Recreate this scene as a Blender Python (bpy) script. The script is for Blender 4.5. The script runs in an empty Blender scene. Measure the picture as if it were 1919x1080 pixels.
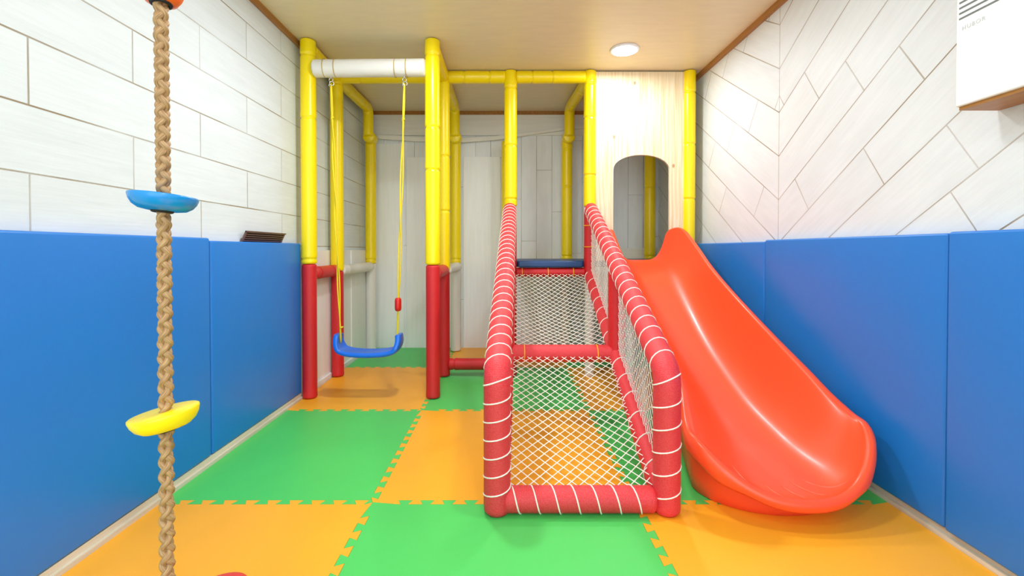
import bpy, math, random
from mathutils import Vector, Matrix
random.seed(7)
C = bpy.context.scene.collection
PI = math.pi

# ------------------------------------------------------------------ camera, world, lights
scn = bpy.context.scene
cam_d = bpy.data.cameras.new('camera')
cam = bpy.data.objects.new('camera', cam_d)
C.objects.link(cam)
cam.location = (0, 0, 0.96)
cam.rotation_euler = (math.radians(90 - 0.8), 0, 0)
cam_d.sensor_width = 36
cam_d.lens = 36 * 860 / 1919
cam_d.shift_x = 9.5 / 1919
cam_d.shift_y = -60 / 1919
cam_d.clip_start = 0.02
scn.camera = cam

world = bpy.data.worlds.new('world')
scn.world = world
world.use_nodes = True
bg = world.node_tree.nodes['Background']
bg.inputs[0].default_value = (0.83, 0.92, 1.0, 1)
bg.inputs[1].default_value = 2.5

scn.view_settings.view_transform = 'Standard'
scn.view_settings.look = 'None'
scn.view_settings.gamma = 1
scn.view_settings.use_curve_mapping = False
scn.view_settings.exposure = 0.35

H = 2.305                      # ceiling height
LIGHTS = [(0.79, 3.1, 8), (-0.35, 2.2, 15), (0.35, 1.5, 7), (0.0, 0.1, 5), (-0.7, -0.9, 5), (0.75, -0.9, 5)]  # second entry is an added lamp out of frame, brightening the back

def area_light(x, y, z, power):
    d = bpy.data.lights.new('downlight_lamp', 'AREA')
    d.shape = 'DISK'; d.size = 0.15; d.energy = power; d.color = (0.88, 0.95, 1.0)
    o = bpy.data.objects.new('downlight_lamp', d); C.objects.link(o)
    o.location = (x, y, z)
    return o
for (lx, ly, lp) in LIGHTS:
    area_light(lx, ly, H - 0.03, lp)

# ------------------------------------------------------------------ materials
def srgb(r, g, b):
    f = lambda c: (c/255)/12.92 if c/255 <= .04045 else (((c/255)+.055)/1.055)**2.4
    return (f(r), f(g), f(b), 1)

def new_mat(name, color=(.8, .8, .8, 1), rough=.5, metal=0, coat=0, spec=.5):
    m = bpy.data.materials.new(name); m.use_nodes = True
    b = m.node_tree.nodes['Principled BSDF']
    b.inputs['Base Color'].default_value = color
    b.inputs['Roughness'].default_value = rough
    b.inputs['Metallic'].default_value = metal
    b.inputs['Coat Weight'].default_value = coat
    b.inputs['Coat Roughness'].default_value = .15
    b.inputs['Specular IOR Level'].default_value = spec
    return m, m.node_tree, b

class N:
    """small node-expression helper"""
    def __init__(s, nt): s.nt = nt
    def node(s, t, **kw):
        n = s.nt.nodes.new(t)
        for k, v in kw.items(): setattr(n, k, v)
        return n
    def lnk(s, a, b): s.nt.links.new(a, b)
    def m(s, op, a, b=None, c=None):
        n = s.node('ShaderNodeMath', operation=op)
        for i, v in enumerate((a, b, c)):
            if v is None: continue
            if isinstance(v, (int, float)): n.inputs[i].default_value = v
            else: s.lnk(v, n.inputs[i])
        return n.outputs[0]
    def comb(s, x, y, z):
        n = s.node('ShaderNodeCombineXYZ')
        for i, v in enumerate((x, y, z)):
            if isinstance(v, (int, float)): n.inputs[i].default_value = v
            else: s.lnk(v, n.inputs[i])
        return n.outputs[0]
    def noise(s, vec, scale, detail=3, rough=.5):
        n = s.node('ShaderNodeTexNoise')
        n.inputs['Scale'].default_value = scale; n.inputs['Detail'].default_value = detail
        n.inputs['Roughness'].default_value = rough
        if vec is not None: s.lnk(vec, n.inputs['Vector'])
        return n.outputs['Fac']
    def ramp(s, fac, a, b, lo=0., hi=1.):
        n = s.node('ShaderNodeMapRange'); n.inputs[1].default_value = lo; n.inputs[2].default_value = hi
        n.inputs[3].default_value = a; n.inputs[4].default_value = b
        s.lnk(fac, n.inputs[0]); return n.outputs[0]
    def mix(s, fac, a, b):
        n = s.node('ShaderNodeMix', data_type='RGBA')
        if isinstance(fac, (int, float)): n.inputs[0].default_value = fac
        else: s.lnk(fac, n.inputs[0])
        for i, v in ((6, a), (7, b)):
            if isinstance(v, tuple): n.inputs[i].default_value = v
            else: s.lnk(v, n.inputs[i])
        return n.outputs[2]
    def bump(s, h, strength, dist, bsdf, nrm=None):
        n = s.node('ShaderNodeBump'); n.inputs['Strength'].default_value = strength
        n.inputs['Distance'].default_value = dist
        s.lnk(h, n.inputs['Height'])
        if nrm is not None: s.lnk(nrm, n.inputs['Normal'])
        s.lnk(n.outputs[0], bsdf.inputs['Normal']); return n.outputs[0]
    def objxyz(s):
        t = s.node('ShaderNodeTexCoord'); p = s.node('ShaderNodeSeparateXYZ')
        s.lnk(t.outputs['Object'], p.inputs[0]); return p.outputs
    def uv(s):
        t = s.node('ShaderNodeTexCoord'); p = s.node('ShaderNodeSeparateXYZ')
        s.lnk(t.outputs['UV'], p.inputs[0]); return p.outputs, t.outputs['UV']

def plank_mat(name, uvfun, length, height, off, base, groove, gw=.0022, rough=.5, grain=.35):
    m, nt, b = new_mat(name, base, rough)
    n = N(nt)
    x, y, z = n.objxyz()
    u, v = uvfun(n, x, y, z)
    rv = n.m('DIVIDE', v, height); row = n.m('FLOOR', rv); fv = n.m('FRACT', rv)
    ru = n.m('ADD', n.m('DIVIDE', u, length), n.m('MULTIPLY', row, off))
    col = n.m('FLOOR', ru); fu = n.m('FRACT', ru)
    dv = n.m('MULTIPLY', n.m('MINIMUM', fv, n.m('SUBTRACT', 1, fv)), height)
    du = n.m('MULTIPLY', n.m('MINIMUM', fu, n.m('SUBTRACT', 1, fu)), length)
    mv = n.ramp(dv, 1, 0, gw*.6, gw*1.5); mu = n.ramp(du, 1, 0, gw*.6, gw*1.5)
    var = n.ramp(n.noise(n.comb(u, v, 0), 2.3, 2), .35, 1.0, .35, .6)
    mask = n.m('MULTIPLY', n.m('MAXIMUM', mv, n.m('MULTIPLY', mu, .85)), var)
    wn = n.node('ShaderNodeTexWhiteNoise', noise_dimensions='2D')
    n.lnk(n.comb(row, col, 0), wn.inputs['Vector'])
    seed = n.m('MULTIPLY', wn.outputs['Value'], 17)
    gv = n.comb(n.m('ADD', n.m('MULTIPLY', u, 3), seed), n.m('MULTIPLY', v, 45), seed)
    g = n.noise(gv, 1.6, 5, .6)
    gv2 = n.comb(n.m('MULTIPLY', u, 3), n.m('MULTIPLY', v, 9), seed)
    g2 = n.noise(gv2, 1.3, 3)
    tone = n.m('ADD', n.m('MULTIPLY', wn.outputs['Value'], .035), n.m('ADD', n.ramp(g, -.035, .025, .3, .7), n.ramp(g2, -.03, .03, .3, .7)))
    k = n.m('ADD', .97, tone)
    hsv = n.node('ShaderNodeHueSaturation'); hsv.inputs['Color'].default_value = base
    n.lnk(k, hsv.inputs['Value'])
    c = n.mix(mask, hsv.outputs[0], groove)
    n.lnk(c, b.inputs['Base Color'])
    hgt = n.m('SUBTRACT', n.m('MULTIPLY', g, grain), n.m('MULTIPLY', mask, 1.0))
    n.bump(hgt, .55, .004, b)
    return m

white_w = srgb(223, 230, 236); tan_g = srgb(150, 128, 96)
MAT = {}
MAT['left_planks'] = plank_mat('white_horizontal_planks', lambda n, x, y, z: (n.m('SUBTRACT', y, 1.6775), n.m('SUBTRACT', z, 1.177)),
                               .733, .194, .5, white_w, tan_g)
def chev(n, x, y, z):
    a = n.m('ABSOLUTE', n.m('SUBTRACT', y, 2.505)); dz = n.m('SUBTRACT', z, 1.231)
    c, s_ = .8374, .5466
    v = n.m('SUBTRACT', n.m('MULTIPLY', dz, c), n.m('MULTIPLY', a, s_))
    u = n.m('ADD', n.m('MULTIPLY', a, c), n.m('MULTIPLY', dz, s_))
    row = n.m('FLOOR', n.m('DIVIDE', v, .1985))
    e2 = n.m('MULTIPLY', n.m('COMPARE', row, -2, .1), .21); e3 = n.m('MULTIPLY', n.m('COMPARE', row, -3, .1), .31)
    return n.m('SUBTRACT', u, n.m('ADD', .71, n.m('ADD', e2, e3))), v
MAT['right_planks'] = plank_mat('white_chevron_planks', chev, .742, .1985, .27, srgb(226, 232, 238), tan_g)
# the vertical joint where the chevron meets
_nt = MAT['right_planks'].node_tree; _n = N(_nt); _b = _nt.nodes['Principled BSDF']
_x, _y, _z = _n.objxyz()
_jm = _n.ramp(_n.m('ABSOLUTE', _n.m('SUBTRACT', _y, 2.505)), .6, 0, .001, .004)
_src = _b.inputs['Base Color'].links[0].from_socket
_n.lnk(_n.mix(_jm, _src, tan_g), _b.inputs['Base Color'])
MAT['back_planks'] = plank_mat('white_upright_planks', lambda n, x, y, z: (n.m('SUBTRACT', z, .35), n.m('SUBTRACT', x, -.008)),
                               1.1, .149, .37, srgb(236, 238, 238), srgb(150, 145, 132), gw=.0018)

def simple_grain(name, base, axis, rough=.5, amp=.06, sc=1.0):
    m, nt, b = new_mat(name, base, rough); n = N(nt)
    x, y, z = n.objxyz(); s = [30*sc, 30*sc, 30*sc]; s[axis] = 2*sc
    v = n.comb(n.m('MULTIPLY', x, s[0]), n.m('MULTIPLY', y, s[1]), n.m('MULTIPLY', z, s[2]))
    g = n.noise(v, 1.5, 4)
    hsv = n.node('ShaderNodeHueSaturation'); hsv.inputs['Color'].default_value = base
    n.lnk(n.ramp(g, 1-amp, 1+amp, .3, .7), hsv.inputs['Value']); n.lnk(hsv.outputs[0], b.inputs['Base Color'])
    n.bump(g, .3, .003, b)
    return m
MAT['white_board'] = simple_grain('painted_white_board', srgb(242, 243, 241), 2, amp=.03)
MAT['white_board_h'] = simple_grain('painted_white_board_across', srgb(236, 233, 224), 0, amp=.04)
MAT['brown_trim'] = simple_grain('varnished_brown_trim', srgb(168, 112, 46), 1, .4, .2)
MAT['skirting'] = simple_grain('bleached_skirting_wood', srgb(214, 204, 184), 1, .6, .16)

m, nt, b = new_mat('tan_satin_ceiling', srgb(232, 216, 182), .38); n = N(nt)
x, y, z = n.objxyz()
g = n.noise(n.comb(n.m('MULTIPLY', x, 2), n.m('MULTIPLY', y, 9), 0), 3, 4)
hsv = n.node('ShaderNodeHueSaturation'); hsv.inputs['Color'].default_value = srgb(232, 216, 182)
n.lnk(n.ramp(g, .97, 1.03, .3, .7), hsv.inputs['Value']); n.lnk(hsv.outputs[0], b.inputs['Base Color'])
MAT['ceiling'] = m
MAT['slab'] = new_mat('grey_screed', srgb(150, 145, 138), .8)[0]

def foam(name, col):
    m, nt, b = new_mat(name, col, .42); n = N(nt)
    t = n.node('ShaderNodeTexCoord')
    g = n.noise(t.outputs['Object'], 260, 2)
    g2 = n.noise(t.outputs['Object'], 3, 2)
    hsv = n.node('ShaderNodeHueSaturation'); hsv.inputs['Color'].default_value = col
    n.lnk(n.ramp(g2, .97, 1.03, .3, .7), hsv.inputs['Value']); n.lnk(hsv.outputs[0], b.inputs['Base Color'])
    n.bump(g, .15, .001, b)
    return m
MAT['green_foam'] = foam('green_foam', srgb(80, 206, 98))
MAT['orange_foam'] = foam('orange_foam', srgb(255, 178, 40))

def vinyl(name, col, rough=.3, wr=.25, coat=0., scale=3):
    m, nt, b = new_mat(name, col, rough, coat=coat); n = N(nt)
    t = n.node('ShaderNodeTexCoord')
    g = n.noise(t.outputs['Object'], scale, 2)
    g2 = n.noise(t.outputs['Object'], 400, 2)
    nn = n.bump(g, wr, .03, b)
    if scale < 5: n.bump(g2, .05, .001, b, nn)
    return m
MAT['blue_vinyl'] = vinyl('blue_vinyl', srgb(30, 123, 214), .38)
MAT['navy_vinyl'] = vinyl('navy_vinyl', srgb(22, 66, 120), .4)
MAT['yellow_vinyl'] = vinyl('yellow_vinyl', srgb(255, 226, 0), .3, .0, scale=9)
MAT['white_vinyl'] = vinyl('white_vinyl', srgb(236, 232, 226), .35, .15, scale=14)

def weave(name, col, light, amt=.35, rough=.5):
    m, nt, b = new_mat(name, col, rough); n = N(nt)
    (u, v, w_), uvv = n.uv()
    # fine woven mesh: small light ticks in rows
    su = n.m('SINE', n.m('MULTIPLY', u, 2*PI*260)); sv = n.m('SINE', n.m('MULTIPLY', v, 2*PI*200))
    nz = n.noise(n.comb(n.m('MULTIPLY', u, 900), n.m('MULTIPLY', v, 500), 0), 1, 1)
    rows = n.ramp(n.m('MULTIPLY', su, sv), 0, 1, .05, .5)
    cell = n.m('MULTIPLY', rows, n.ramp(nz, 0, 1, .45, .62))
    n.lnk(n.mix(n.m('MULTIPLY', cell, amt), col, light), b.inputs['Base Color'])
    n.bump(n.m('ADD', n.m('MULTIPLY', sv, .5), cell), .35, .0012, b)
    return m
MAT['red_weave'] = weave('red_woven_mesh', srgb(220, 34, 44), srgb(255, 180, 185), .5)
MAT['red_wrap'] = weave('red_ribbed_wrap', srgb(212, 26, 34), srgb(235, 120, 120), .25, .42)
MAT['white_cord'] = new_mat('white_cord', srgb(245, 240, 228), .6)[0]
MAT['yellow_tie'] = new_mat('amber_tie', srgb(250, 180, 20), .4)[0]
MAT['tan_tie'] = new_mat('tan_tie', srgb(196, 168, 100), .5)[0]
m, nt, b = new_mat('red_orange_plastic', srgb(255, 84, 42), .34, coat=.12); n = N(nt)
b.inputs['Subsurface Weight'].default_value = .0
t = n.node('ShaderNodeTexCoord'); g = n.noise(t.outputs['Object'], 2.5, 2); n.bump(g, .12, .02, b)
MAT['slide'] = m
MAT['swing_blue'] = new_mat('bright_blue_plastic', srgb(10, 110, 232), .3, coat=.2)[0]
MAT['disc_blue'] = new_mat('sky_blue_plastic', srgb(10, 138, 214), .28, coat=.3)[0]
MAT['disc_yellow'] = new_mat('yellow_plastic', srgb(254, 226, 12), .35, coat=.1)[0]
MAT['disc_orange'] = new_mat('orange_plastic', srgb(250, 104, 34), .3, coat=.2)[0]
MAT['disc_red'] = new_mat('red_plastic', srgb(236, 66, 28), .35)[0]
MAT['grip_red'] = new_mat('red_grip_plastic', srgb(222, 30, 20), .3)[0]
MAT['steel'] = new_mat('steel', srgb(190, 190, 190), .3, 1)[0]
MAT['black'] = new_mat('black_rubber', srgb(14, 14, 24), .6)[0]
MAT['lime_rope'] = new_mat('yellow_swing_rope', srgb(240, 214, 20), .5)[0]
MAT['heater_white'] = new_mat('white_enamel', srgb(246, 247, 248), .3)[0]
MAT['slot_grey'] = new_mat('dark_grey_slot', srgb(110, 116, 118), .6)[0]
MAT['letter_grey'] = new_mat('pale_grey_print', srgb(206, 208, 212), .5)[0]
MAT['vent_brown'] = new_mat('dark_brown_plastic', srgb(116, 82, 76), .35)[0]
m, nt, b = new_mat('lamp_diffuser', (1, 1, 1, 1), .4)
b.inputs['Emission Color'].default_value = (1, .98, .95, 1); b.inputs['Emission Strength'].default_value = 20
MAT['diffuser'] = m

m, nt, b = new_mat('hemp_rope', srgb(196, 156, 104), .55); n = N(nt)
(u, v, w_), uvv = n.uv()
g = n.noise(n.comb(n.m('MULTIPLY', u, 700), n.m('MULTIPLY', v, 60), 0), 1, 3)
n.lnk(n.mix(n.ramp(g, 0, 1, .3, .7), srgb(138, 100, 64), srgb(200, 162, 112)), b.inputs['Base Color'])
n.bump(g, .5, .001, b)
MAT['hemp'] = m

# pine board with knots
m, nt, b = new_mat('knotty_pine', srgb(240, 218, 178), .45); n = N(nt)
x, y, z = n.objxyz()
wob = n.noise(n.comb(n.m('MULTIPLY', x, 4), 0, n.m('MULTIPLY', z, 2)), 1, 2)
g = n.noise(n.comb(n.m('MULTIPLY', n.m('ADD', x, n.m('MULTIPLY', wob, .03)), 55), 0, n.m('MULTIPLY', z, 1.6)), 1.3, 4)
base = n.mix(n.ramp(g, 0, 1, .35, .65), srgb(246, 232, 202), srgb(228, 200, 152))
vor = n.node('ShaderNodeTexVoronoi'); vor.inputs['Scale'].default_value = 1.0
n.lnk(n.comb(n.m('MULTIPLY', x, 8.5), 0, n.m('MULTIPLY', z, 5.5)), vor.inputs['Vector'])
kn = n.ramp(vor.outputs['Distance'], 1, 0, .06, .11)
wn = n.node('ShaderNodeTexWhiteNoise', noise_dimensions='3D'); n.lnk(vor.outputs['Color'], wn.inputs['Vector'])
kn = n.m('MULTIPLY', kn, n.m('GREATER_THAN', wn.outputs['Value'], .45))
c1 = n.mix(n.m('MULTIPLY', kn, .8), base, srgb(176, 122, 76))
fx = n.m('FRACT', n.m('DIVIDE', x, .105)); dx = n.m('MINIMUM', fx, n.m('SUBTRACT', 1, fx))
c2 = n.mix(n.ramp(dx, .35, 0, .004, .014), c1, srgb(190, 160, 116))
n.lnk(c2, b.inputs['Base Color'])
MAT['pine'] = m

# ------------------------------------------------------------------ mesh builder
WORLD = {}
class MB:
    def __init__(s): s.v = []; s.f = []; s.uv = []; s.sm = []
    def add(s, vs, fs, uvs=None, smooth=True):
        o = len(s.v); s.v += [Vector(p) for p in vs]
        for i, f in enumerate(fs):
            s.f.append([o+k for k in f]); s.sm.append(smooth)
            s.uv.append(uvs[i] if uvs else [(0, 0)]*len(f))
        return s
    def box(s, lo, hi, mat=None):
        x0, y0, z0 = lo; x1, y1, z1 = hi
        vs = [(x0, y0, z0), (x1, y0, z0), (x1, y1, z0), (x0, y1, z0), (x0, y0, z1), (x1, y0, z1), (x1, y1, z1), (x0, y1, z1)]
        if mat is not None: vs = [mat @ Vector(p) for p in vs]
        return s.add(vs, [(0, 3, 2, 1), (4, 5, 6, 7), (0, 1, 5, 4), (1, 2, 6, 5), (2, 3, 7, 6), (3, 0, 4, 7)], smooth=False)
    def prism(s, poly, h0, h1, to3=lambda a, b, h: (a, b, h)):
        n = len(poly)
        vs = [to3(a, b, h0) for a, b in poly] + [to3(a, b, h1) for a, b in poly]
        fs = [tuple(range(n))[::-1], tuple(range(n, 2*n))] + [(i, (i+1) % n, n+(i+1) % n, n+i) for i in range(n)]
        return s.add(vs, fs, smooth=False)
    def tube(s, pts, r, seg=20, rf=None, caps=True, off=None, squash=None):
        """swept tube; r constant or rf(arc length, total)."""
        P = [Vector(p) for p in pts]; n = len(P)
        F = frames(P)
        L = [0]
        for i in range(1, n): L.append(L[-1] + (P[i]-P[i-1]).length)
        tot = L[-1]
        vs, fs, uvs = [], [], []
        for i in range(n):
            rr = rf(L[i], tot) if rf else r
            t, a, b = F[i]
            for k in range(seg):
                th = 2*PI*k/seg
                vs.append(P[i] + (a*math.cos(th) + b*math.sin(th))*rr)
        c = 2*PI*(r if r else .05)
        for i in range(n-1):
            for k in range(seg):
                k2 = (k+1) % seg
                fs.append((i*seg+k, i*seg+k2, (i+1)*seg+k2, (i+1)*seg+k))
                u0, u1 = k/seg*c, (k+1)/seg*c
                uvs.append([(u0, L[i]), (u1, L[i]), (u1, L[i+1]), (u0, L[i+1])])
        if caps:
            fs.append(tuple(range(seg))[::-1]); uvs.append([(0, 0)]*seg)
            fs.append(tuple((n-1)*seg+k for k in range(seg))); uvs.append([(0, 0)]*seg)
        return s.add(vs, fs, uvs)
    def lathe(s, prof, seg, mat):
        vs, fs = [], []
        n = len(prof)
        for r, z in prof:
            for k in range(seg):
                th = 2*PI*k/seg; vs.append(mat @ Vector((r*math.cos(th), r*math.sin(th), z)))
        for i in range(n-1):
            for k in range(seg):
                k2 = (k+1) % seg; fs.append((i*seg+k, i*seg+k2, (i+1)*seg+k2, (i+1)*seg+k))
        fs.append(tuple(range(seg))[::-1]); fs.append(tuple((n-1)*seg+k for k in range(seg)))
        return s.add(vs, fs)
    def torus(s, c, R, r, ax1, ax2, seg=20, rs=8):
        ax1 = Vector(ax1).normalized(); ax2 = Vector(ax2).normalized(); nrm = ax1.cross(ax2)
        vs, fs = [], []
        for i in range(seg):
            a = 2*PI*i/seg; d = ax1*math.cos(a)+ax2*math.sin(a)
            for k in range(rs):
                b = 2*PI*k/rs; vs.append(Vector(c)+d*(R+r*math.cos(b))+nrm*r*math.sin(b))
        for i in range(seg):
            for k in range(rs):
                i2, k2 = (i+1) % seg, (k+1) % rs
                fs.append((i*rs+k, i2*rs+k, i2*rs+k2, i*rs+k2))
        return s.add(vs, fs)
    def build(s, name, mat, parent=None, bevel=0, at_origin=False, seg=2, label=None, kind=None, solid=0, auto=None):
        me = bpy.data.meshes.new(name)
        if at_origin: c = Vector((0, 0, 0))
        else:
            xs = [p.x for p in s.v]; ys = [p.y for p in s.v]; zs = [p.z for p in s.v]
            c = Vector(((min(xs)+max(xs))/2, (min(ys)+max(ys))/2, min(zs)))
        me.from_pydata([p-c for p in s.v], [], s.f)
        ul = me.uv_layers.new(name='UVMap')
        i = 0
        for f, q in zip(s.f, s.uv):
            for uvp in q: ul.data[i].uv = uvp; i += 1
        for p, sm in zip(me.polygons, s.sm): p.use_smooth = sm
        me.validate(); me.update()
        me.materials.append(MAT[mat])
        o = bpy.data.objects.new(name, me); C.objects.link(o)
        WORLD[o] = c
        if parent: o.parent = parent; o.location = c - WORLD[parent]
        else: o.location = c
        if solid:
            sd = o.modifiers.new('s', 'SOLIDIFY'); sd.thickness = solid; sd.offset = -1
        if bevel:
            bv = o.modifiers.new('b', 'BEVEL'); bv.width = bevel; bv.segments = seg; bv.limit_method = 'ANGLE'; bv.angle_limit = math.radians(40)
            if seg > 2:
                for p in me.polygons: p.use_smooth = True
                wn = o.modifiers.new('w', 'WEIGHTED_NORMAL')
        if label: o['label'] = label
        if kind: o['kind'] = kind
        return o

def frames(P):
    n = len(P); F = []
    t0 = (P[1]-P[0]).normalized()
    up = Vector((0, 0, 1)) if abs(t0.z) < .9 else Vector((0, 1, 0))
    a = (up - t0*up.dot(t0)).normalized()
    for i in range(n):
        if i == 0: t = t0
        elif i == n-1: t = (P[i]-P[i-1]).normalized()
        else: t = ((P[i+1]-P[i]).normalized()+(P[i]-P[i-1]).normalized()).normalized()
        a = (a - t*a.dot(t)).normalized()
        F.append((t, a, t.cross(a)))
    return F

def line(a, b, step=.02):
    a = Vector(a); b = Vector(b); n = max(2, int((b-a).length/step))
    return [a.lerp(b, i/n) for i in range(n+1)]

def fillet(pts, r, k=8):
    pts = [Vector(p) for p in pts]; out = [pts[0]]
    for i in range(1, len(pts)-1):
        p0, p1, p2 = pts[i-1], pts[i], pts[i+1]
        d0 = (p0-p1).normalized(); d2 = (p2-p1).normalized()
        A = p1+d0*r; B = p1+d2*r
        for j in range(k+1):
            t = j/k; out.append(A*(1-t)**2 + p1*2*t*(1-t) + B*t*t)
    out.append(pts[-1])
    return out
def resample(pts, step):
    out = [pts[0]]
    for a, b in zip(pts, pts[1:]):
        n = max(1, int((b-a).length/step))
        for i in range(1, n+1): out.append(a.lerp(b, i/n))
    return out

def empty(name, loc, label, cat, group=None):
    o = bpy.data.objects.new(name, None); C.objects.link(o)
    o.location = loc; o.empty_display_size = .1; WORLD[o] = Vector(loc)
    o['label'] = label; o['category'] = cat
    if group: o['group'] = group
    return o
def tag(o, label, cat, group=None):
    o['label'] = label; o['category'] = cat
    if group: o['group'] = group
    return o

def padr(R, seams, bulge=.0, rnd=.012):
    """radius along a padded tube: pinched at seams, rounded at both ends"""
    def f(s, tot):
        r = R
        for q in seams:
            d = (s-q)
            r -= R*.13*math.exp(-(d/.006)**2)
            if 0 < d < .05: r += R*.05*math.exp(-d/.03)*min(1, d/.008)
        e = min(s, tot-s)
        if e < rnd: r *= .80+.20*math.sqrt(max(0, 1-(1-e/rnd)**2))
        return r
    return f
def padtube(mb, a, b, R, seams=(), step=.006, seg=24):
    P = line(a, b, step)
    return mb.tube(P, R, seg, padr(R, seams))

def helix(mb, P, R, pitch, r=.003, a0=0., s0=.03, s1=None, seg=6, k=16):
    P = [Vector(p) for p in P]; F = frames(P); L = [0]
    for i in range(1, len(P)): L.append(L[-1]+(P[i]-P[i-1]).length)
    tot = L[-1]; s1 = s1 or tot-.03
    n = int((s1-s0)/pitch*k); pts = []; j = 0
    for q in range(n+1):
        s = s0+(s1-s0)*q/n
        while j < len(P)-2 and L[j+1] < s: j += 1
        t = (s-L[j])/max(1e-9, L[j+1]-L[j]); c = P[j].lerp(P[j+1], t)
        a = F[j][1].lerp(F[j+1][1], t); b = F[j][2].lerp(F[j+1][2], t)
        th = a0+2*PI*(s-s0)/pitch
        pts.append(c+(a*math.cos(th)+b*math.sin(th))*R)
    mb.tube(pts, r, seg)

# ------------------------------------------------------------------ room shell
XL, XR, YB, YF = -1.36, 1.48, 4.49, -1.6
MB().box((XL-.1, YF, -.12), (XR+.1, YB+.1, -.02)).build('floor', 'slab', kind='structure', at_origin=True)
MB().box((XL-.1, YF, H), (XR+.1, YB+.1, H+.1)).build('ceiling', 'ceiling', kind='structure', at_origin=True)
MB().box((XL-.1, YF, -.02), (XL, YB, H)).build('wall_left', 'left_planks', kind='structure', at_origin=True)
MB().box((XR, YF, -.02), (XR+.1, YB, H)).build('wall_right', 'right_planks', kind='structure', at_origin=True)
MB().box((XL-.1, YB, -.02), (XR+.1, YB+.1, H)).build('wall_back', 'back_planks', kind='structure', at_origin=True)
# brown ceiling trim
MB().box((XL, YF, H-.03), (XL+.022, YB, H)).build('trim_1', 'brown_trim', kind='structure')
MB().box((XR-.022, YF, H-.032), (XR, YB, H)).build('trim_2', 'brown_trim', kind='structure')
MB().box((XL+.022, YB-.02, H-.035), (XR-.022, YB, H)).build('trim_3', 'brown_trim', kind='structure')
# skirting strips under the wall pads (two stepped battens)
b_ = MB(); b_.box((XL, YF, -.02), (-1.325, 2.95, .036)); b_.box((-1.325, YF, -.02), (-1.313, 2.95, .014))
b_.build('baseboard_left', 'skirting', kind='structure')
b_ = MB(); b_.box((1.458, YF, -.02), (XR, YB, .036)); b_.box((1.446, YF, -.02), (1.458, YB, .014))
b_.build('baseboard_right', 'skirting', kind='structure')
# white wainscot boards at the rear left, and along the back
b_ = MB(); b_.box((XL, 2.97, -.02), (XL+.025, YB-.03, .955)); b_.box((XL+.025, 3.92, -.02), (XL+.033, YB-.03, .955))
b_.box((XL+.025, 2.97, -.02), (XL+.04, 4.46, .03))
b_.build('trim_4', 'white_board', kind='structure', at_origin=True)
MB().box((.75, YB-.02, .86), (XR-.03, YB, .975)).build('trim_5', 'white_board_h', kind='structure', at_origin=True)
MB().box((XR-.02, 3.56, .86), (XR, YB-.02, .975)).build('trim_6', 'white_board', kind='structure', at_origin=True)
# high horizontal board and the slightly bent batten under it
MB().box((XL+.03, YB-.018, 2.07), (.78, YB, H-.036)).build('trim_7', 'white_board_h', kind='structure', at_origin=True)
bp = [(-1.30, 2.075), (-.9, 2.055), (-.42, 2.045), (-.1, 2.06), (.25, 2.10), (.62, 2.15), (.78, 2.165)]
poly = [(x, z) for x, z in bp] + [(x, z-.038-.012*math.sin(i)) for i, (x, z) in reversed(list(enumerate(bp)))]
MB().prism(poly, YB-.045, YB-.018, lambda a, b, h: (a, h, b)).build('trim_8', 'white_board_h', kind='structure', at_origin=True, bevel=.004)
# smooth white panels on the back wall
MB().box((-.425, YB-.014, -.02), (-.062, YB, 1.865)).build('trim_9', 'white_board', kind='structure', at_origin=True, bevel=.003)
MB().box((-.98, YB-.014, -.02), (-.50, YB, 1.86)).build('trim_10', 'white_board', kind='structure', at_origin=True, bevel=.003)
MB().box((-1.335, YB-.012, -.02), (-1.005, YB, 1.99)).build('trim_11', 'white_board', kind='structure', at_origin=True, bevel=.003)

# ------------------------------------------------------------------ jigsaw floor tiles
XS = [-1.312, -.51, .49, 1.445]; YS = [-.27, .73, 1.73, 2.73, 3.73, 4.474]
PER = 1/12.; DEP = .014
def teeth(a, b):
    """dovetail teeth along a seam from a to b, on a grid shared by both neighbours: list of (s, offset)"""
    out = []; k = math.floor(a/PER)
    while k*PER < b:
        pts = [((k+q)*PER, d*DEP) for q, d in ((.18, -1), (.02, 1), (.68, 1), (.52, -1))]
        if min(p for p, d in pts) > a+.016 and max(p for p, d in pts) < b-.016: out += pts
        k += 1
    return out
def seam_pts(a, b):
    t = teeth(a, b)
    return [(a, 0)]+([(t[0][0]-.006, t[0][1])] if t else [])+t+([(t[-1][0]+.006, t[-1][1])] if t else [])+[(b, 0)]
def tile(ix, iy, mat, label, group=None):
    x0, x1, y0, y1 = XS[ix], XS[ix+1], YS[iy], YS[iy+1]
    g = .0006
    poly = []
    bot = seam_pts(x0, x1) if iy > 0 else [(x0, 0), (x1, 0)]
    poly += [(s, y0+d+g) for s, d in bot][:-1]
    rt = seam_pts(y0, y1) if ix < 2 else [(y0, 0), (y1, 0)]
    poly += [(x1+d-g, s) for s, d in rt][:-1]
    tp = seam_pts(x0, x1) if iy < 4 else [(x0, 0), (x1, 0)]
    poly += [(s, y1+d-g) for s, d in reversed(tp)][:-1]
    lf = seam_pts(y0, y1) if ix > 0 else [(y0, 0), (y1, 0)]
    poly += [(x0+d+g, s) for s, d in reversed(lf)][:-1]
    o = MB().prism(poly, -.02, 0).build('foam_tile', mat)
    tag(o, label, 'floor tile', 'interlocking foam floor tiles')
GR, OR = 'green_foam', 'orange_foam'
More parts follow.
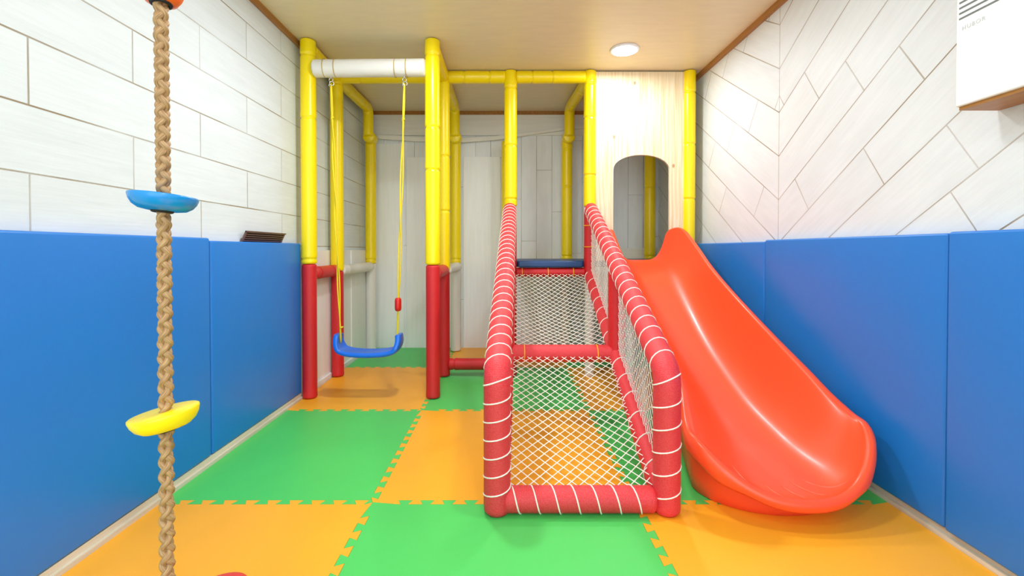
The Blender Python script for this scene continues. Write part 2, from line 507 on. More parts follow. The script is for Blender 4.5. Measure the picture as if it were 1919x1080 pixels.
desc = {
 (0, 1): 'orange foam floor tile in the near left corner under the climbing rope',
 (1, 1): 'green foam floor tile nearest the camera in the middle, in front of the net ramp',
 (2, 1): 'orange foam floor tile near right, in front of the slide exit',
 (0, 2): 'large green foam floor tile beside the left blue pads, in front of the swing frame',
 (1, 2): 'orange foam floor tile partly under the front half of the net ramp',
 (2, 2): 'green foam floor tile mostly hidden under the lower end of the red slide',
 (0, 3): 'orange foam floor tile directly under the swing',
 (1, 3): 'green foam floor tile behind the net ramp crossbar, right of the swing post',
 (2, 3): 'orange foam floor tile under the middle of the slide, seen through the net',
 (0, 4): 'narrow green foam floor tile behind the swing, against the back wall',
 (1, 4): 'orange foam floor tile against the back wall right of the middle posts',
 (2, 4): 'green foam floor tile under the raised platform at the right back',
 (0, 0): 'green foam floor tile at the left, below the frame, nearer than the orange corner tile',
 (1, 0): 'orange foam floor tile beneath the camera, below the frame',
 (2, 0): 'green foam floor tile at the right, below the frame'}
for (ix, iy), d in desc.items():
    tile(ix, iy, GR if (ix+iy) % 2 == 0 else OR, d)

# ------------------------------------------------------------------ wall pads
def pad(x_face, y0, y1, z0, z1, side, label, yaw=0):
    th = .034
    x0, x1 = (x_face-th, x_face) if side < 0 else (x_face, x_face+th)
    w, h = y1-y0, z1-z0; nx, nz = 14, 14
    mb = MB()
    # puffed front face grid plus box sides
    def P(i, k, front):
        y = y0+w*i/nx; z = z0+h*k/nz
        if not front: return (x0 if side < 0 else x1, y, z)
        e = min(i/nx, 1-i/nx)*w; f = min(k/nz, 1-k/nz)*h
        q = (1-math.exp(-e/.05))*(1-math.exp(-f/.05))
        bx = x_face + (.006*q if side < 0 else -.006*q)
        return (bx, y, z)
    vs = [P(i, k, True) for k in range(nz+1) for i in range(nx+1)]
    fs = [(k*(nx+1)+i, k*(nx+1)+i+1, (k+1)*(nx+1)+i+1, (k+1)*(nx+1)+i) for k in range(nz) for i in range(nx)]
    if side > 0: fs = [f[::-1] for f in fs]
    o = len(vs); loop = [k for k in range(nx+1)] + [k*(nx+1)+nx for k in range(1, nz+1)] + [nz*(nx+1)+i for i in range(nx-1, -1, -1)] + [k*(nx+1) for k in range(nz-1, 0, -1)]
    bxk = x0 if side < 0 else x1
    back = [(bxk, vs[q][1], vs[q][2]) for q in loop]; vs += back; m_ = len(loop)
    for i in range(m_):
        f = (loop[i], o+i, o+(i+1) % m_, loop[(i+1) % m_])
        fs.append(f if side < 0 else f[::-1])
    fs.append(tuple(o+i for i in range(m_))[::-1] if side < 0 else tuple(o+i for i in range(m_)))
    mb.add(vs, fs)
    ob = mb.build('wall_pad', 'blue_vinyl', bevel=.009, seg=3)
    tag(ob, label, 'wall pad', 'blue padded wall mats')
    return ob
pad(-1.322, 1.05, 2.043, .038, 1.012, -1, 'blue vinyl wall pad on the left wall behind the climbing rope, the nearer one')
pad(-1.322, 2.049, 2.945, .038, 1.0, -1, 'blue vinyl wall pad on the left wall next to the swing frame')
pad(1.442, 2.573, 3.54, .038, 1.005, 1, 'blue vinyl wall pad on the right wall behind the top of the slide')
pad(1.442, 1.502, 2.567, .038, 1.014, 1, 'blue vinyl wall pad on the right wall beside the lower slide, between two others')
o = pad(1.436, .5, 1.496, .038, 1.018, 1, 'blue vinyl wall pad on the right wall at the right edge of the picture')

# ------------------------------------------------------------------ play frame
fr = empty('play_frame', (-.3, 3.4, 0), 'padded tube play frame with yellow upper and red lower posts carrying the swing and platform', 'play frame')
R = .048
Y1, Y2, Y3 = 2.96, 3.47, 4.33
PT = H-.003
def post(x, y, z0, zsplit, lower, label, seams=(), r=R, top=PT, sub='lower_padding', zlow=0.001):
    mb = MB(); padtube(mb, (x, y, zsplit), (x, y, top), r, [s-zsplit for s in seams])
    p = mb.build('post', 'yellow_vinyl', fr, label=label)
    if lower:
        m2 = MB(); padtube(m2, (x, y, zlow), (x, y, zsplit-.002), r*.93, [.0])
        m2.build(sub, lower, p, label=('red woven lower padding' if 'red' in lower else 'white lower padding'))
    return p
post(-1.275, Y1, 0, .868, 'red_wrap', 'front left post, yellow above and red below', (2.20, 1.80, .90))
post(-.478, Y1, 0, .862, 'red_wrap', 'front right post of the swing bay, yellow above and red below', (2.20, 1.74, 1.47))
post(-1.283, Y2, 0, .80, 'red_wrap', 'second left post, yellow above and red below', (2.2,))
post(-.478, Y2, 0, .80, 'red_wrap', 'post behind the front right swing post', (2.22, 1.66, 1.25))
post(.028, Y2, 0, 1.285, 'red_wrap', 'yellow post left of the ramp top, red below', (2.17, 1.74, 1.34))
p8 = post(.625, Y2, 0, 1.285, 'red_wrap', 'yellow post between ramp and pine panel, red below', (2.2, 1.95, 1.52), r=.046, zlow=.76)
m2 = MB(); padtube(m2, (.625, Y2, .001), (.625, Y2, .755), .036); m2.build('lower_sleeve', 'white_vinyl', p8, label='white lowest section')
post(1.372, Y2, 0, .001, None, 'yellow post at the right edge of the pine panel', (2.14, 1.75, 1.34, .9), r=.046)
# back row
for (x, tp, zl, lab_) in ((-1.283, 2.02, .83, 'back left post, yellow above and white below'),
                          (-.485, 2.02, .83, 'back middle post, yellow above and white below'),
                          (.0, 1.98, .83, 'thin yellow post hidden behind the ramp top'),
                          (.565, 2.02, .86, 'back post seen behind the ramp opening'),
                          (1.345, 2.26, .86, 'back right post seen through the arch')):
    post(x, Y3, 0, zl, 'white_vinyl', lab_, (zl+.04, 1.55, 1.9) if x > .5 else (zl+.04,), r=.05, top=tp)
def beam(a, b, mat='yellow_vinyl', r=.046, seams=(), name='beam', label=None):
    mb = MB(); padtube(mb, a, b, r, seams); return mb.build(name, mat, fr, label=label)
zb = H-.052
beam((-1.275, Y1+.03, zb), (-1.283, Y2-.03, zb), label='short top beam on the left')
beam((-.478, Y1+.03, zb), (-.478, Y2-.03, zb), label='short top beam at the middle')
beam((-1.25, Y2, zb+.004), (-.52, Y2, zb+.004), seams=(.15,), label='top beam behind the swing bar')
beam((-.44, Y2, zb+.004), (-.01, Y2, zb+.004), seams=(.12, .31))
beam((.07, Y2, zb+.004), (.59, Y2, zb+.004), seams=(.12, .27))
for (x, xe) in ((-1.283, -1.27), (-.478, -.478), (.62, .572)):
    pts = fillet([(x, Y2+.03, zb), (xe, Y3-.11, zb), (xe, Y3-.11, 2.0)], .07)
    P = resample([Vector(p) for p in pts], .008)
    mb = MB(); mb.tube(P, .046, 24, padr(.046, (.2, .55)))
    ob = mb.build('beam', 'yellow_vinyl', fr, label='top beam running back and turning down')
    m2 = MB(); padtube(m2, (xe, Y3-.11, 1.998), (xe, Y3+.02, 1.998), .055, (.03,)); m2.build('elbow', 'yellow_vinyl', ob)
# mid rails
beam((-1.275, Y1+.05, .805), (-1.283, Y2-.05, .805), 'red_wrap', .042, (.06, .3), 'rail', 'short red rail at waist height on the left')
beam((-.478, Y1+.0, .805), (-.478, Y2-.02, .805), 'red_wrap', .044, (.08,), 'rail', 'short red rail between the two middle posts')
beam((-1.283, Y2+.05, .80), (-1.283, Y3+.02, .80), 'white_vinyl', .042, (.1, .7), 'rail', 'white rail along the left wall')
beam((-.47, Y2+.05, .80), (-.470, Y3+.02, .80), 'white_vinyl', .042, (), 'rail', 'white rail behind the middle posts')
beam((-.44, Y2, .092), (-.02, Y2, .092), 'red_wrap', .044, (.04,), 'rail', 'red rail close to the floor')
beam((.07, Y2, .788), (.59, Y2, .788), 'red_wrap', .036, (), 'rail', 'red rail under the platform edge')
for x in (.115, .31, .50):
    mb = MB(); mb.torus((x, Y2, .788), .038, .0035, (0, 1, 0), (0, 0, 1)); mb.build('tie', 'yellow_tie', fr)
for z in (1.14, .98):
    mb = MB(); mb.torus((.625, Y2, z), .045, .0035, (1, 0, 0), (0, 1, 0)); mb.build('tie', 'yellow_tie', fr)
# swing bar
YS_ = Y1-.018
mb = MB(); P = line((-1.232, YS_, 2.114), (-.518, YS_, 2.120), .008)
mb.tube(P, .055, 28, padr(.055, (), rnd=.006))
bar = mb.build('swing_bar', 'white_vinyl', fr, label='white padded bar across the top that holds the swing')
for x in (-1.162, -1.092, -.712, -.640):
    mb = MB(); mb.torus((x, YS_, 2.117), .0565, .0028, (-.06, 1, 0), (0, 0, 1), 28); mb.build('tie', 'tan_tie', bar)

# ------------------------------------------------------------------ swing
sw = empty('swing', (-.888, YS_, .3), 'blue plastic child swing seat hanging on yellow ropes under the white bar', 'swing')
path = [(-.196, .118), (-.200, .085), (-.194, .045), (-.172, .012), (-.12, -.004), (-.06, -.010), (0, -.012), (.06, -.010), (.12, -.004), (.172, .012), (.194, .045), (.200, .085), (.196, .118)]
# cubic-like smoothing
def catmull(pts, k=5):
    out = []
    n = len(pts)
    for i in range(n-1):
        p0 = Vector(pts[max(i-1, 0)]); p1 = Vector(pts[i]); p2 = Vector(pts[i+1]); p3 = Vector(pts[min(i+2, n-1)])
        for j in range(k):
            t = j/k
            out.append(.5*((2*p1)+(p2-p0)*t+(2*p0-5*p1+4*p2-p3)*t*t+(3*p1-p0-3*p2+p3)*t**3))
    out.append(Vector(pts[-1])); return out
pp = catmull([(a, 0, b) for a, b in path], 5)
vs = []; fs = []
for i, p in enumerate(pp):
    t = (pp[min(i+1, len(pp)-1)]-pp[max(i-1, 0)]).normalized(); nn = Vector((-t.z, 0, t.x))
    q = abs(p.x)/.2; wd = .075-.03*max(0, (p.z-.03)/.09); th = .017
    sec = [(-wd, -th*.6), (-wd*1.04, 0), (-wd, th*1.3), (-wd*.8, th), (0, th*.55), (wd*.8, th), (wd, th*1.3), (wd*1.04, 0), (wd, -th*.6), (wd*.75, -th), (-wd*.75, -th)]
    for (yy, hh) in sec: vs.append(Vector((-.888, YS_, .302))+p+Vector((0, yy, 0))+nn*hh)
ns = 11
for i in range(len(pp)-1):
    for k in range(ns): fs.append((i*ns+k, (i+1)*ns+k, (i+1)*ns+(k+1) % ns, i*ns+(k+1) % ns))
fs.append(tuple(range(ns))); fs.append(tuple((len(pp)-1)*ns+k for k in range(ns))[::-1])
mb = MB(); mb.add(vs, fs); o = mb.build('seat', 'swing_blue', sw)
sb = o.modifiers.new('ss', 'SUBSURF'); sb.levels = 1; sb.render_levels = 1
mb = MB(); mb.box((-.700, YS_-.02, .36), (-.683, YS_+.02, .392)); mb.build('end_bracket', 'black', sw, bevel=.004)
def rope_pair(tx, tz, bx, bz, turns, knotz):
    for sgn in (1, -1):
        pts = []
        for i in range(61):
            t = i/60; x = tx+(bx-tx)*t; z = tz+(bz-tz)*t
            amp = .010*abs(math.sin(PI*min(1, t*1.0)))**.5 if t > 0 else 0
            a = turns*PI*t
            d = amp*math.cos(a)*sgn
            if abs(z-knotz) < .03: d *= .2
            pts.append((x+d*.8, YS_+amp*math.sin(a)*sgn, z))
        mb = MB(); mb.tube(pts, .0045, 8); mb.build('rope', 'lime_rope', sw)
    t = (knotz-tz)/(bz-tz); x = tx+(bx-tx)*t
    mb = MB(); mb.torus((x, YS_, knotz), .006, .0055, (1, 0, .3), (0, 1, 0), 12); mb.torus((x, YS_, knotz+.008), .0055, .005, (1, 0, -.4), (0, 1, 0.2), 12)
    mb.build('knot', 'lime_rope', sw)
rope_pair(-1.122, 2.02, -1.068, .36, 4, 1.80)
rope_pair(-.654, 2.02, -.705, .385, 3, 1.79)
mb = MB(); mb.torus((-1.062, YS_, .46), .007, .005, (1, 0, .4), (0, 1, 0), 12); mb.build('knot', 'lime_rope', sw)
m4 = Matrix.Translation((-.699, YS_, .565))
mb = MB(); mb.lathe([(.012, 0), (.019, .006), (.021, .02), (.021, .066), (.019, .08), (.012, .086)], 20, m4); mb.build('grip', 'grip_red', sw, label='red oval hand grip')
for x in (-1.122, -.654):
    mb = MB(); mb.tube(line((x, YS_, 2.076), (x, YS_, 2.05), .01), .005, 10)
    mb.torus((x, YS_, 2.042), .012, .0035, (1, 0, 0), (0, 0, 1)); mb.torus((x+.004, YS_, 2.02), .013, .003, (1, 0.5, 0), (0, 0, 1))
    mb.torus((x-.006, YS_, 2.008), .009, .003, (.4, 1, 0), (0, 0, 1))
    mb.build('hanger', 'steel', sw)

# ------------------------------------------------------------------ platform deck
dk = MB()
dpoly = [(.085, Y2-.045), (.57, Y2-.045), (.57, Y2+.055), (.69, Y2+.055), (.69, Y2+.02), (1.31, Y2+.02), (1.31, Y2+.06), (1.43, Y2+.06), (1.43, 4.27), (.06, 4.27), (.06, Y2+.06), (.085, Y2+.06)]
dk.prism(dpoly, .826, .876)
o = dk.build('platform_pad', 'navy_vinyl', bevel=.012, seg=3)
tag(o, 'dark blue padded platform floor at the top of the ramp and slide', 'platform')

# ------------------------------------------------------------------ pine panel with an arched opening
outer_l, outer_r, zt, zb0 = .668, 1.33, H-.012, .876
arc = []
xa0, xa1, zs, za = .800, 1.222, 1.555, 1.672
for i in range(25):
    a = PI*i/24; cx = (xa0+xa1)/2; hw = (xa1-xa0)/2
    arc.append((cx-hw*math.cos(a), zs+(za-zs)*math.sin(a)**.9))
poly = [(outer_l, zb0), (xa0, zb0)] + arc + [(xa1, zb0), (outer_r, zb0), (outer_r, zt), (outer_l, zt)]
# split in quads strips for clean shading
mb = MB(); yy0, yy1 = Y2-.012, Y2+.010
ring_in = [(xa0, zb0)] + arc + [(xa1, zb0)]
ring_out = []
for k, (x, z) in enumerate(ring_in):
    if k == 0: ring_out.append((outer_l, zb0))
    elif k == len(ring_in)-1: ring_out.append((outer_r, zb0))
    else:
        i = k-1
        if i <= 5: ring_out.append((outer_l, zs+(zt-zs)*i/5))
        elif i >= 19: ring_out.append((outer_r, zs+(zt-zs)*(24-i)/5))
        else: ring_out.append((outer_l+(outer_r-outer_l)*(i-5)/14, zt))
n_ = len(ring_in)
vs = [(x, yy0, z) for x, z in ring_in]+[(x, yy0, z) for x, z in ring_out]+[(x, yy1, z) for x, z in ring_in]+[(x, yy1, z) for x, z in ring_out]
fs = []
for i in range(n_-1):
    fs += [(i, i+1, n_+i+1, n_+i), (2*n_+i+1, 2*n_+i, 3*n_+i, 3*n_+i+1), (i+1, i, 2*n_+i, 2*n_+i+1), (n_+i, n_+i+1, 3*n_+i+1, 3*n_+i)]
fs += [(0, n_, 3*n_, 2*n_), (n_-1, 3*n_-1, 4*n_-1, 2*n_-1)]
mb.add(vs, fs, smooth=False)
o = mb.build('arched_panel', 'pine')
tag(o, 'knotty pine panel with an arched doorway above the slide', 'panel')

# ------------------------------------------------------------------ climbing ramp
rp = empty('climbing_ramp', (.27, 1.66, 0), 'red padded climbing ramp with white rope netting leading up to the platform', 'climbing ramp')
RR = .049
YF_ = 1.665
def side(xf, xb, pitch1, label, a0):
    P = fillet([(xf, YF_, .002), (xf, YF_, .513), (xb, Y2-.075, 1.262)], .05)
    P = resample(P, .012)
    mb = MB(); mb.tube(P, RR, 28, padr(RR, (), rnd=.02))
    o = mb.build('side_rail', 'red_weave', rp, label=label)
    mb = MB(); helix(mb, P, RR+.0005, pitch1, .0028, a0, .05)
    mb.build('lacing', 'white_cord', o, label='white cord lacing')
    return o
side(-.036, .022, .066, 'left handrail bending down into the front post', 0)
side(.583, .618, .082, 'right handrail bending down into the front post', 1.2)
# lower side rails
def lower(xf, xb, label, a0):
    P = line((xf, YF_+.05, .052), (xb, Y2-.09, .775), .012)
    mb = MB(); mb.tube(P, .043, 24, padr(.043, ()))
    o = mb.build('lower_rail', 'red_weave', rp, label=label)
    mb = MB(); helix(mb, P, .0445, .13, .0028, a0); mb.build('lacing', 'white_cord', o, label='white cord lacing')
lower(-.030, .024, 'left rail of the net slope', .5); lower(.578, .612, 'right rail of the net slope', 2.5)
def zr(y): return .052+(.775-.052)*(y-YF_-.05)/(Y2-.09-YF_-.05)
def ztop(y): return .513+(1.262-.513)*(y-YF_)/(Y2-.075-YF_)
Ym = 2.50
for x, lab_ in ((-.005, 'left middle upright'), (.598, 'right middle upright')):
    mb = MB(); padtube(mb, (x, Ym, zr(Ym)-.02), (x, Ym, ztop(Ym)-.03), .046); mb.build('upright', 'red_wrap', rp, label=lab_)
for x in (-.03, .59):
    pass
mb = MB(); P = line((-.012, YF_, .048), (.54, YF_, .048), .012); mb.tube(P, .046, 24, padr(.046, ()))
o = mb.build('crossbar', 'red_weave', rp, label='bottom crossbar on the floor')
mb = MB(); helix(mb, P, .0475, .073, .0028, 0); mb.build('lacing', 'white_cord', o, label='white cord lacing')
mb = MB(); P = line((.02, Ym, zr(Ym)-.0), (.58, Ym, zr(Ym)-.0), .012); mb.tube(P, .047, 24, padr(.047, ()))
o = mb.build('crossbar', 'red_weave', rp, label='middle crossbar')
for x in (.095, .49):
    mb = MB(); mb.torus((x, Ym, zr(Ym)), .0475, .0032, (0, 1, 0), (0, 0, 1), 24); mb.build('tie', 'yellow_tie', o)

def net(mb, c00, c10, c01, c11, w, l, cell, sag=(0, 0, 0), r=.0021, skew=0., k=1.0):
    """diamond netting over a four-cornered patch; c00-c10 is the width edge, c00-c01 the length edge"""
    c00, c10, c01, c11 = map(Vector, (c00, c10, c01, c11)); sag = Vector(sag)
    def S(u, v):
        u_, v_ = u/w, v/l
        p = c00*(1-u_)*(1-v_)+c10*u_*(1-v_)+c01*(1-u_)*v_+c11*u_*v_
        wob = Vector((math.sin(v*19+u*5), math.sin(u*15-v*7), 0))*.002
        return p+sag*(math.sin(PI*u_)*math.sin(PI*v_)) + wob*(math.sin(PI*u_)*math.sin(PI*v_))
    for s in (1, -1):
        c = -(w+l*k) if s > 0 else 0
        c = -l*k if s > 0 else 0.0
        top = w if s > 0 else w+l*k
        q = c+cell*.5
        while q < top:
            # line u = q + s*... : u - s*k*v = q  (s>0: u = q + k v ; s<0: u = q - k v)
            vs_ = []
            v0 = max(0, (-q)/k) if s > 0 else max(0, (q-w)/k)
            v1 = min(l, (w-q)/k) if s > 0 else min(l, q/k)
            if v1-v0 > .004:
                m_ = max(2, int((v1-v0)/.04))
                pts = [S(min(w, max(0, q+s*k*(v0+(v1-v0)*i/m_))), v0+(v1-v0)*i/m_) for i in range(m_+1)]
                mb.tube(pts, r, 5, caps=False)
            q += cell
xa = lambda y: -.030+(.054)*(y-YF_)/(Y2-.1-YF_)+.04
xb_ = lambda y: .578+(.034)*(y-YF_)/(Y2-.1-YF_)-.04
ya, yb = YF_+.01, Ym-.03
mb = MB(); net(mb, (xa(ya), ya, .085), (xb_(ya), ya, .085), (xa(yb), yb, zr(yb)+.01), (xb_(yb), yb, zr(yb)+.01), .54, .92, .048, (0, 0, -.015), k=.95)
mb.build('net', 'white_cord', rp, label='lower white diamond net')
ya, yb = Ym+.03, Y2-.05
mb = MB(); net(mb, (xa(ya), ya, zr(ya)+.005), (xb_(ya), ya, zr(ya)+.005), (xa(yb), yb, .775), (xb_(yb), yb, .775), .54, 1.0, .048, (0, 0, -.05), k=.95)
mb.build('net', 'white_cord', rp, label='upper white diamond net')
for xf, xb2 in ((.583, .618), (-.036, .022)):
    for (y0, y1) in ((YF_+.06, Ym-.03), (Ym+.04, Y2-.12)):
        X = lambda y: xf+(xb2-xf)*(y-YF_)/(Y2-YF_)
        mb = MB()
        net(mb, (X(y0), y0, zr(y0)+.03), (X(y0), y0, ztop(y0)-.035), (X(y1), y1, zr(y1)+.03), (X(y1), y1, ztop(y1)-.035), .42, .92, .05, (0, 0, 0), r=.002, k=.9)
        mb.build('side_net', 'white_cord', rp, label='white net filling the side of the ramp')

# ------------------------------------------------------------------ slide
sl = empty('slide', (1.0, 2.4, 0), 'glossy red-orange plastic slide with flared lower scoop, descending from the pine doorway', 'slide')
# Y, XL, XR, rimL, rimR, floor, bow, p
SEC = [
 (3.500, .820, 1.180, .884, .884, .880, 0, 4.5),
 (3.485, .812, 1.186, .95, .96, .880, 0, 4.5),
 (3.460, .797, 1.194, 1.05, 1.065, .879, 0, 4.5),
 (3.410, .780, 1.212, 1.09, 1.105, .876, 0, 4.2),
 (3.300, .765, 1.245, 1.09, 1.105, .855, 0, 4.0),
 (3.130, .765, 1.262, .98, 1.005, .775, 0, 3.5),
 (2.870, .775, 1.266, .81, .845, .600, 0, 3.2),
 (2.580, .798, 1.275, .645, .695, .410, .01, 3.0),
 (2.270, .812, 1.296, .465, .540, .240, .03, 2.9),
 (2.040, .790, 1.320, .353, .425, .152, .06, 2.9),
 (1.920, .757, 1.332, .300, .362, .115, .100, 2.9),
 (1.845, .736, 1.344, .268, .325, .098, .140, 2.9),
 (1.800, .726, 1.348, .254, .308, .091, .167, 2.8),
 (1.775, .721, 1.350, .249, .302, .091, .184, 2.7),
 (1.762, .719, 1.350, .248, .300, .096, .197, 2.7),
]
def cat4(rows, k):
    out = []; n = len(rows)
    for i in range(n-1):
        p0 = rows[max(i-1, 0)]; p1 = rows[i]; p2 = rows[i+1]; p3 = rows[min(i+2, n-1)]
        for j in range(k):
            t = j/k
            out.append([.5*((2*b)+(c-a)*t+(2*a-5*b+4*c-d)*t*t+(3*b-a-3*c+d)*t**3) for a, b, c, d in zip(p0, p1, p2, p3)])
    out.append(list(rows[-1])); return out
ROWS = cat4(SEC, 6)
NU = 48
def spt(row, u):
    Y, xl, xr, rl, rr, zf, bow, p = row
    x = (xl+xr)/2+(xr-xl)/2*u
    c = math.sqrt(max(0, 1-u*u))
    y = Y-bow*c
    rim = rl if u < 0 else rr
    rim = rl+(rr-rl)*(u+1)/2
    z = zf+(rim-zf)*abs(u)**p
    return Vector((x, y, z))
US = [math.sin(-PI/2+PI*i/NU) for i in range(NU+1)]
vs = [spt(r, u) for r in ROWS for u in US]
nr = len(ROWS); w1 = NU+1
fs = [(i*w1+k, (i+1)*w1+k, (i+1)*w1+k+1, i*w1+k+1) for i in range(nr-1) for k in range(NU)]
# rolled lip along left rim, around the front, up the right rim
loop = [i*w1 for i in range(nr)] + [(nr-1)*w1+k for k in range(1, NU+1)] + [i*w1+NU for i in range(nr-2, -1, -1)]
LP = [vs[i] for i in loop]; m_ = len(LP)
prev = loop
for (do, dz) in ((.004, .005), (.012, .008), (.022, .006), (.030, -.002), (.031, -.030), (.026, -.055), (.018, -.075)):
    ids = []
    for j in range(m_):
        ja = j; jb = j
        while ja > 0 and (LP[ja]-LP[j]).length < .03: ja -= 1
        while jb < m_-1 and (LP[jb]-LP[j]).length < .03: jb += 1
        t = (LP[jb]-LP[ja]); t.z = 0; t.normalize()
        out = Vector((t.y, -t.x, 0))*-1
        # loop runs down the left side (towards -Y): outward is -X
        out = Vector((t.y, -t.x, 0))
        ids.append(len(vs)); 
        zz = LP[j].z+(dz*min(1, max(.45, (LP[j].z-.09)/.10)) if dz < 0 else dz)
        vs.append(Vector((LP[j].x+out.x*do, LP[j].y+out.y*do, zz)))
    for j in range(m_-1): fs.append((prev[j], ids[j], ids[j+1], prev[j+1]))
    prev = ids
mb = MB(); mb.add(vs, fs)
chute = mb.build('chute', 'slide', sl)
sm_ = chute.modifiers.new('sm', 'SMOOTH'); sm_.factor = .5; sm_.iterations = 5
sd = chute.modifiers.new('s', 'SOLIDIFY'); sd.thickness = .006; sd.offset = 0
# base block under the scoop
mb = MB(); A = []
rings = []
for fz, s in ((0, .93), (.02, .96), (.35, .98), (.7, 1.0), (1.0, 1.01)):
    ring = []
    for i in range(33):
        a = PI*i/32; ztp = .082+.11*abs(math.cos(a))**2.9
        ring.append((1.02-.285*s*math.cos(a), 1.84-.212*s*math.sin(a), fz*ztp))
    for (x, y, z2) in ((1.27, 2.05, .20), (1.21, 2.3, .235), (.86, 2.3, .235), (.80, 2.05, .20)): ring.append((x, y, fz*z2))
    rings.append(ring)
n_ = len(rings[0]); vs = [p for r in rings for p in r]; fs = []
for i in range(len(rings)-1):
    for k in range(n_): fs.append((i*n_+k, i*n_+(k+1) % n_, (i+1)*n_+(k+1) % n_, (i+1)*n_+k))
fs.append(tuple(range(n_))[::-1])
mb.add(vs, fs); mb.build('base', 'slide', sl)
# grip ridges pressed into the scoop
for u0, u1, r0, r1 in ((-.62, -.55, 66, 79), (-.33, -.22, 68, 80), (-.12, .04, 68, 80), (.03, .32, 66, 80), (.20, .58, 66, 79)):
    mb = MB(); pts = []
    for j in range(25):
        t = j/24; ri = r0+(r1-r0)*t; i0 = int(ri); fr_ = ri-i0; i0 = min(i0, nr-2)
        u = u0+(u1-u0)*t**1.3
        p = spt(ROWS[i0], u).lerp(spt(ROWS[i0+1], u), fr_); pts.append(p+Vector((0, 0, .0015)))
    mb.tube(pts, .0035, 8, rf=lambda s, tt: .0008+.0052*math.sin(PI*min(1, max(0, s/tt)))**.5)
    mb.build('grip_ridge', 'slide', chute)

# ------------------------------------------------------------------ climbing rope
XRp, YRp = -.6955, .93
cr = empty('climbing_rope', (XRp, YRp, 0), 'braided brown climbing rope with coloured foot discs hanging at the left front', 'climbing rope')
Lh = .12; Rr = .0098; mod = .0022; sr = .0054
mb = MB(); Lh = .0605; Rr = .0066; mod = .0020; sr = .0060
for k in range(2):
    for d in (1, -1):
        pts = []
        nst = int((H-.01-.06)/Lh*26)
        for i in range(nst+1):
            z = .06+(H-.01-.06)*i/nst
            tw = -.15+.55*math.sin(z*1.6+1.2)
            th = d*2*PI*z/Lh+PI*k
            r = Rr+d*mod*math.cos(2*th); th += tw
            sway = .0012*math.sin(z*2.4)
            pts.append((XRp+sway+r*math.sin(th), YRp-r*math.cos(th), z))
        mb.tube(pts, sr, 10)
mb.build('rope', 'hemp', cr)
def disc(z, r, mat, tilt_y, tilt_x, name='foot_disc', h=.032, label=None, flip=False):
    M4 = Matrix.Translation((XRp, YRp, z)) @ Matrix.Rotation(math.radians(tilt_y), 4, 'Y') @ Matrix.Rotation(math.radians(tilt_x), 4, 'X')
    prof = [(.016, -h*.48), (r*.45, -h*.5), (r*.68, -h*.42), (r*.85, -h*.2), (r*.95, h*.08), (r, h*.36), (r*.995, h*.46), (r*.96, h*.5), (.018, h*.5)]
    mb = MB(); mb.lathe(prof, 48, M4)
    o = mb.build(name, mat, cr, label=label)
    m2 = MB(); m2.torus(M4 @ Vector((0, 0, -h*.5)), .016, .004, M4.to_3x3() @ Vector((1, 0, 0)), M4.to_3x3() @ Vector((0, 1, 0)), 24); m2.build('collar', 'black', o)
zpix = lambda y: .96-(y-468)/860*.93
disc(zpix(381), .0600, 'disc_blue', 4.5, -3, label='blue foot disc')
disc(zpix(789), .0612, 'disc_yellow', -10, 0, label='yellow foot disc', h=.037)
disc(zpix(-12), .042, 'disc_orange', -2, -3, label='orange foot disc at the top edge', h=.05)
M_ = 0
disc(.166, .156, 'disc_red', -19, 0, 'seat_disc', .03, label='large red disc at the lower end, tilted')

# ------------------------------------------------------------------ ceiling downlights
for i, (lx, ly, lp) in enumerate(LIGHTS):
    e = empty('downlight', (lx, ly, H), 'round white ceiling downlight, lit, above the slide' if i == 0 else
              ['', 'added round ceiling downlight above the left pads, out of frame, brightening the back', 'round ceiling downlight above the right pads, out of frame',
               'round ceiling downlight above the camera', 'round ceiling downlight behind the camera on the left', 'round ceiling downlight behind the camera on the right'][i],
              'ceiling light', 'ceiling downlights')
    mt = Matrix.Translation((lx, ly, H)) @ Matrix.Diagonal((1, 1, .5, 1)) @ Matrix.Translation((0, 0, -.03))
    mb = MB(); mb.lathe([(.088, .008), (.094, .012), (.098, .029)], 40, mt); mb.build('rim', 'heater_white', e)
    mb = MB(); mb.lathe([(.02, -.004), (.055, .0), (.078, .004), (.087, .010)], 40, mt); mb.build('diffuser', 'diffuser', e)

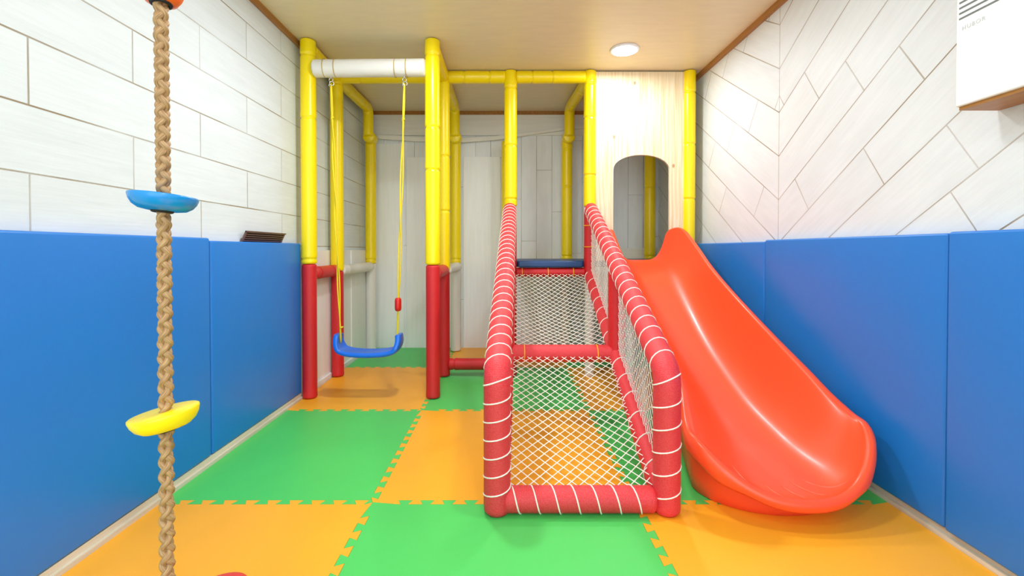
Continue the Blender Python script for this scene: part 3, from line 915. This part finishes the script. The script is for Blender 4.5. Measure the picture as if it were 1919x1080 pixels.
# ------------------------------------------------------------------ wall heater
ht = empty('wall_heater', (1.41, .95, 1.38), 'white box heater with grey louvre slots high on the right wall', 'heater')
XF = 1.352
mb = MB(); mb.box((XF, .55, 1.388), (XR-.002, 1.392, 2.0)); mb.build('housing', 'heater_white', ht, bevel=.006, seg=3)
mb = MB(); mb.box((XF+.008, .556, 1.378), (XR-.002, 1.386, 1.389)); mb.build('base_plate', 'brown_trim', ht, label='bare wooden underside')
for k in range(9):
    z = 1.645+k*.0158
    mb = MB(); mb.box((XF-.0012, .75, z), (XF+.002, 1.381, z+.0052)); mb.build('louvre_slot', 'slot_grey', ht)
fc = bpy.data.curves.new('lettering', 'FONT'); fc.body = 'HUBOR'; fc.size = .017; fc.extrude = .0004; fc.space_character = 1.25
fo = bpy.data.objects.new('tmp_text', fc); C.objects.link(fo)
dg = bpy.context.evaluated_depsgraph_get(); me = bpy.data.meshes.new_from_object(fo.evaluated_get(dg))
bpy.data.objects.remove(fo)
me.materials.clear(); me.materials.append(MAT['letter_grey'])
lo = bpy.data.objects.new('lettering', me); C.objects.link(lo); lo.parent = ht
lo.matrix_local = Matrix.Translation(Vector((XF-.0008, 1.372, 1.610))-WORLD[ht]) @ Matrix(((0, 0, -1, 0), (-1, 0, 0, 0), (0, 1, 0, 0), (0, 0, 0, 1)))

# ------------------------------------------------------------------ small louvred vent above the left pad
vt = empty('air_vent', (XL+.02, 2.55, 1.0), 'small dark brown louvred air vent on the left wall just above the blue pad', 'vent')
yv0, yv1, zv0, zv1 = 2.335, 2.745, 1.0, 1.056
tilt = lambda z: XL+.004+(z-zv0)/(zv1-zv0)*.026
def vbox(mb, y0, y1, z0, z1, th=.006):
    P = [(tilt(z0), y0, z0), (tilt(z0)+th, y0, z0), (tilt(z0)+th, y1, z0), (tilt(z0), y1, z0), (tilt(z1), y0, z1), (tilt(z1)+th, y0, z1), (tilt(z1)+th, y1, z1), (tilt(z1), y1, z1)]
    mb.add(P, [(0, 3, 2, 1), (4, 5, 6, 7), (0, 1, 5, 4), (1, 2, 6, 5), (2, 3, 7, 6), (3, 0, 4, 7)], smooth=False)
mb = MB(); vbox(mb, yv0, yv0+.012, zv0, zv1, .008); vbox(mb, yv1-.012, yv1, zv0, zv1, .008); vbox(mb, yv0, yv1, zv1-.006, zv1, .012); mb.build('frame', 'vent_brown', vt)
mb = MB(); vbox(mb, yv0+.012, yv1-.012, zv0, zv1-.006, .002); mb.build('backing', 'black', vt)
for k in range(5):
    z = zv0+.004+k*.0105
    mb = MB(); vbox(mb, yv0+.012, yv1-.012, z, z+.005, .010); mb.build('slat', 'vent_brown', vt)
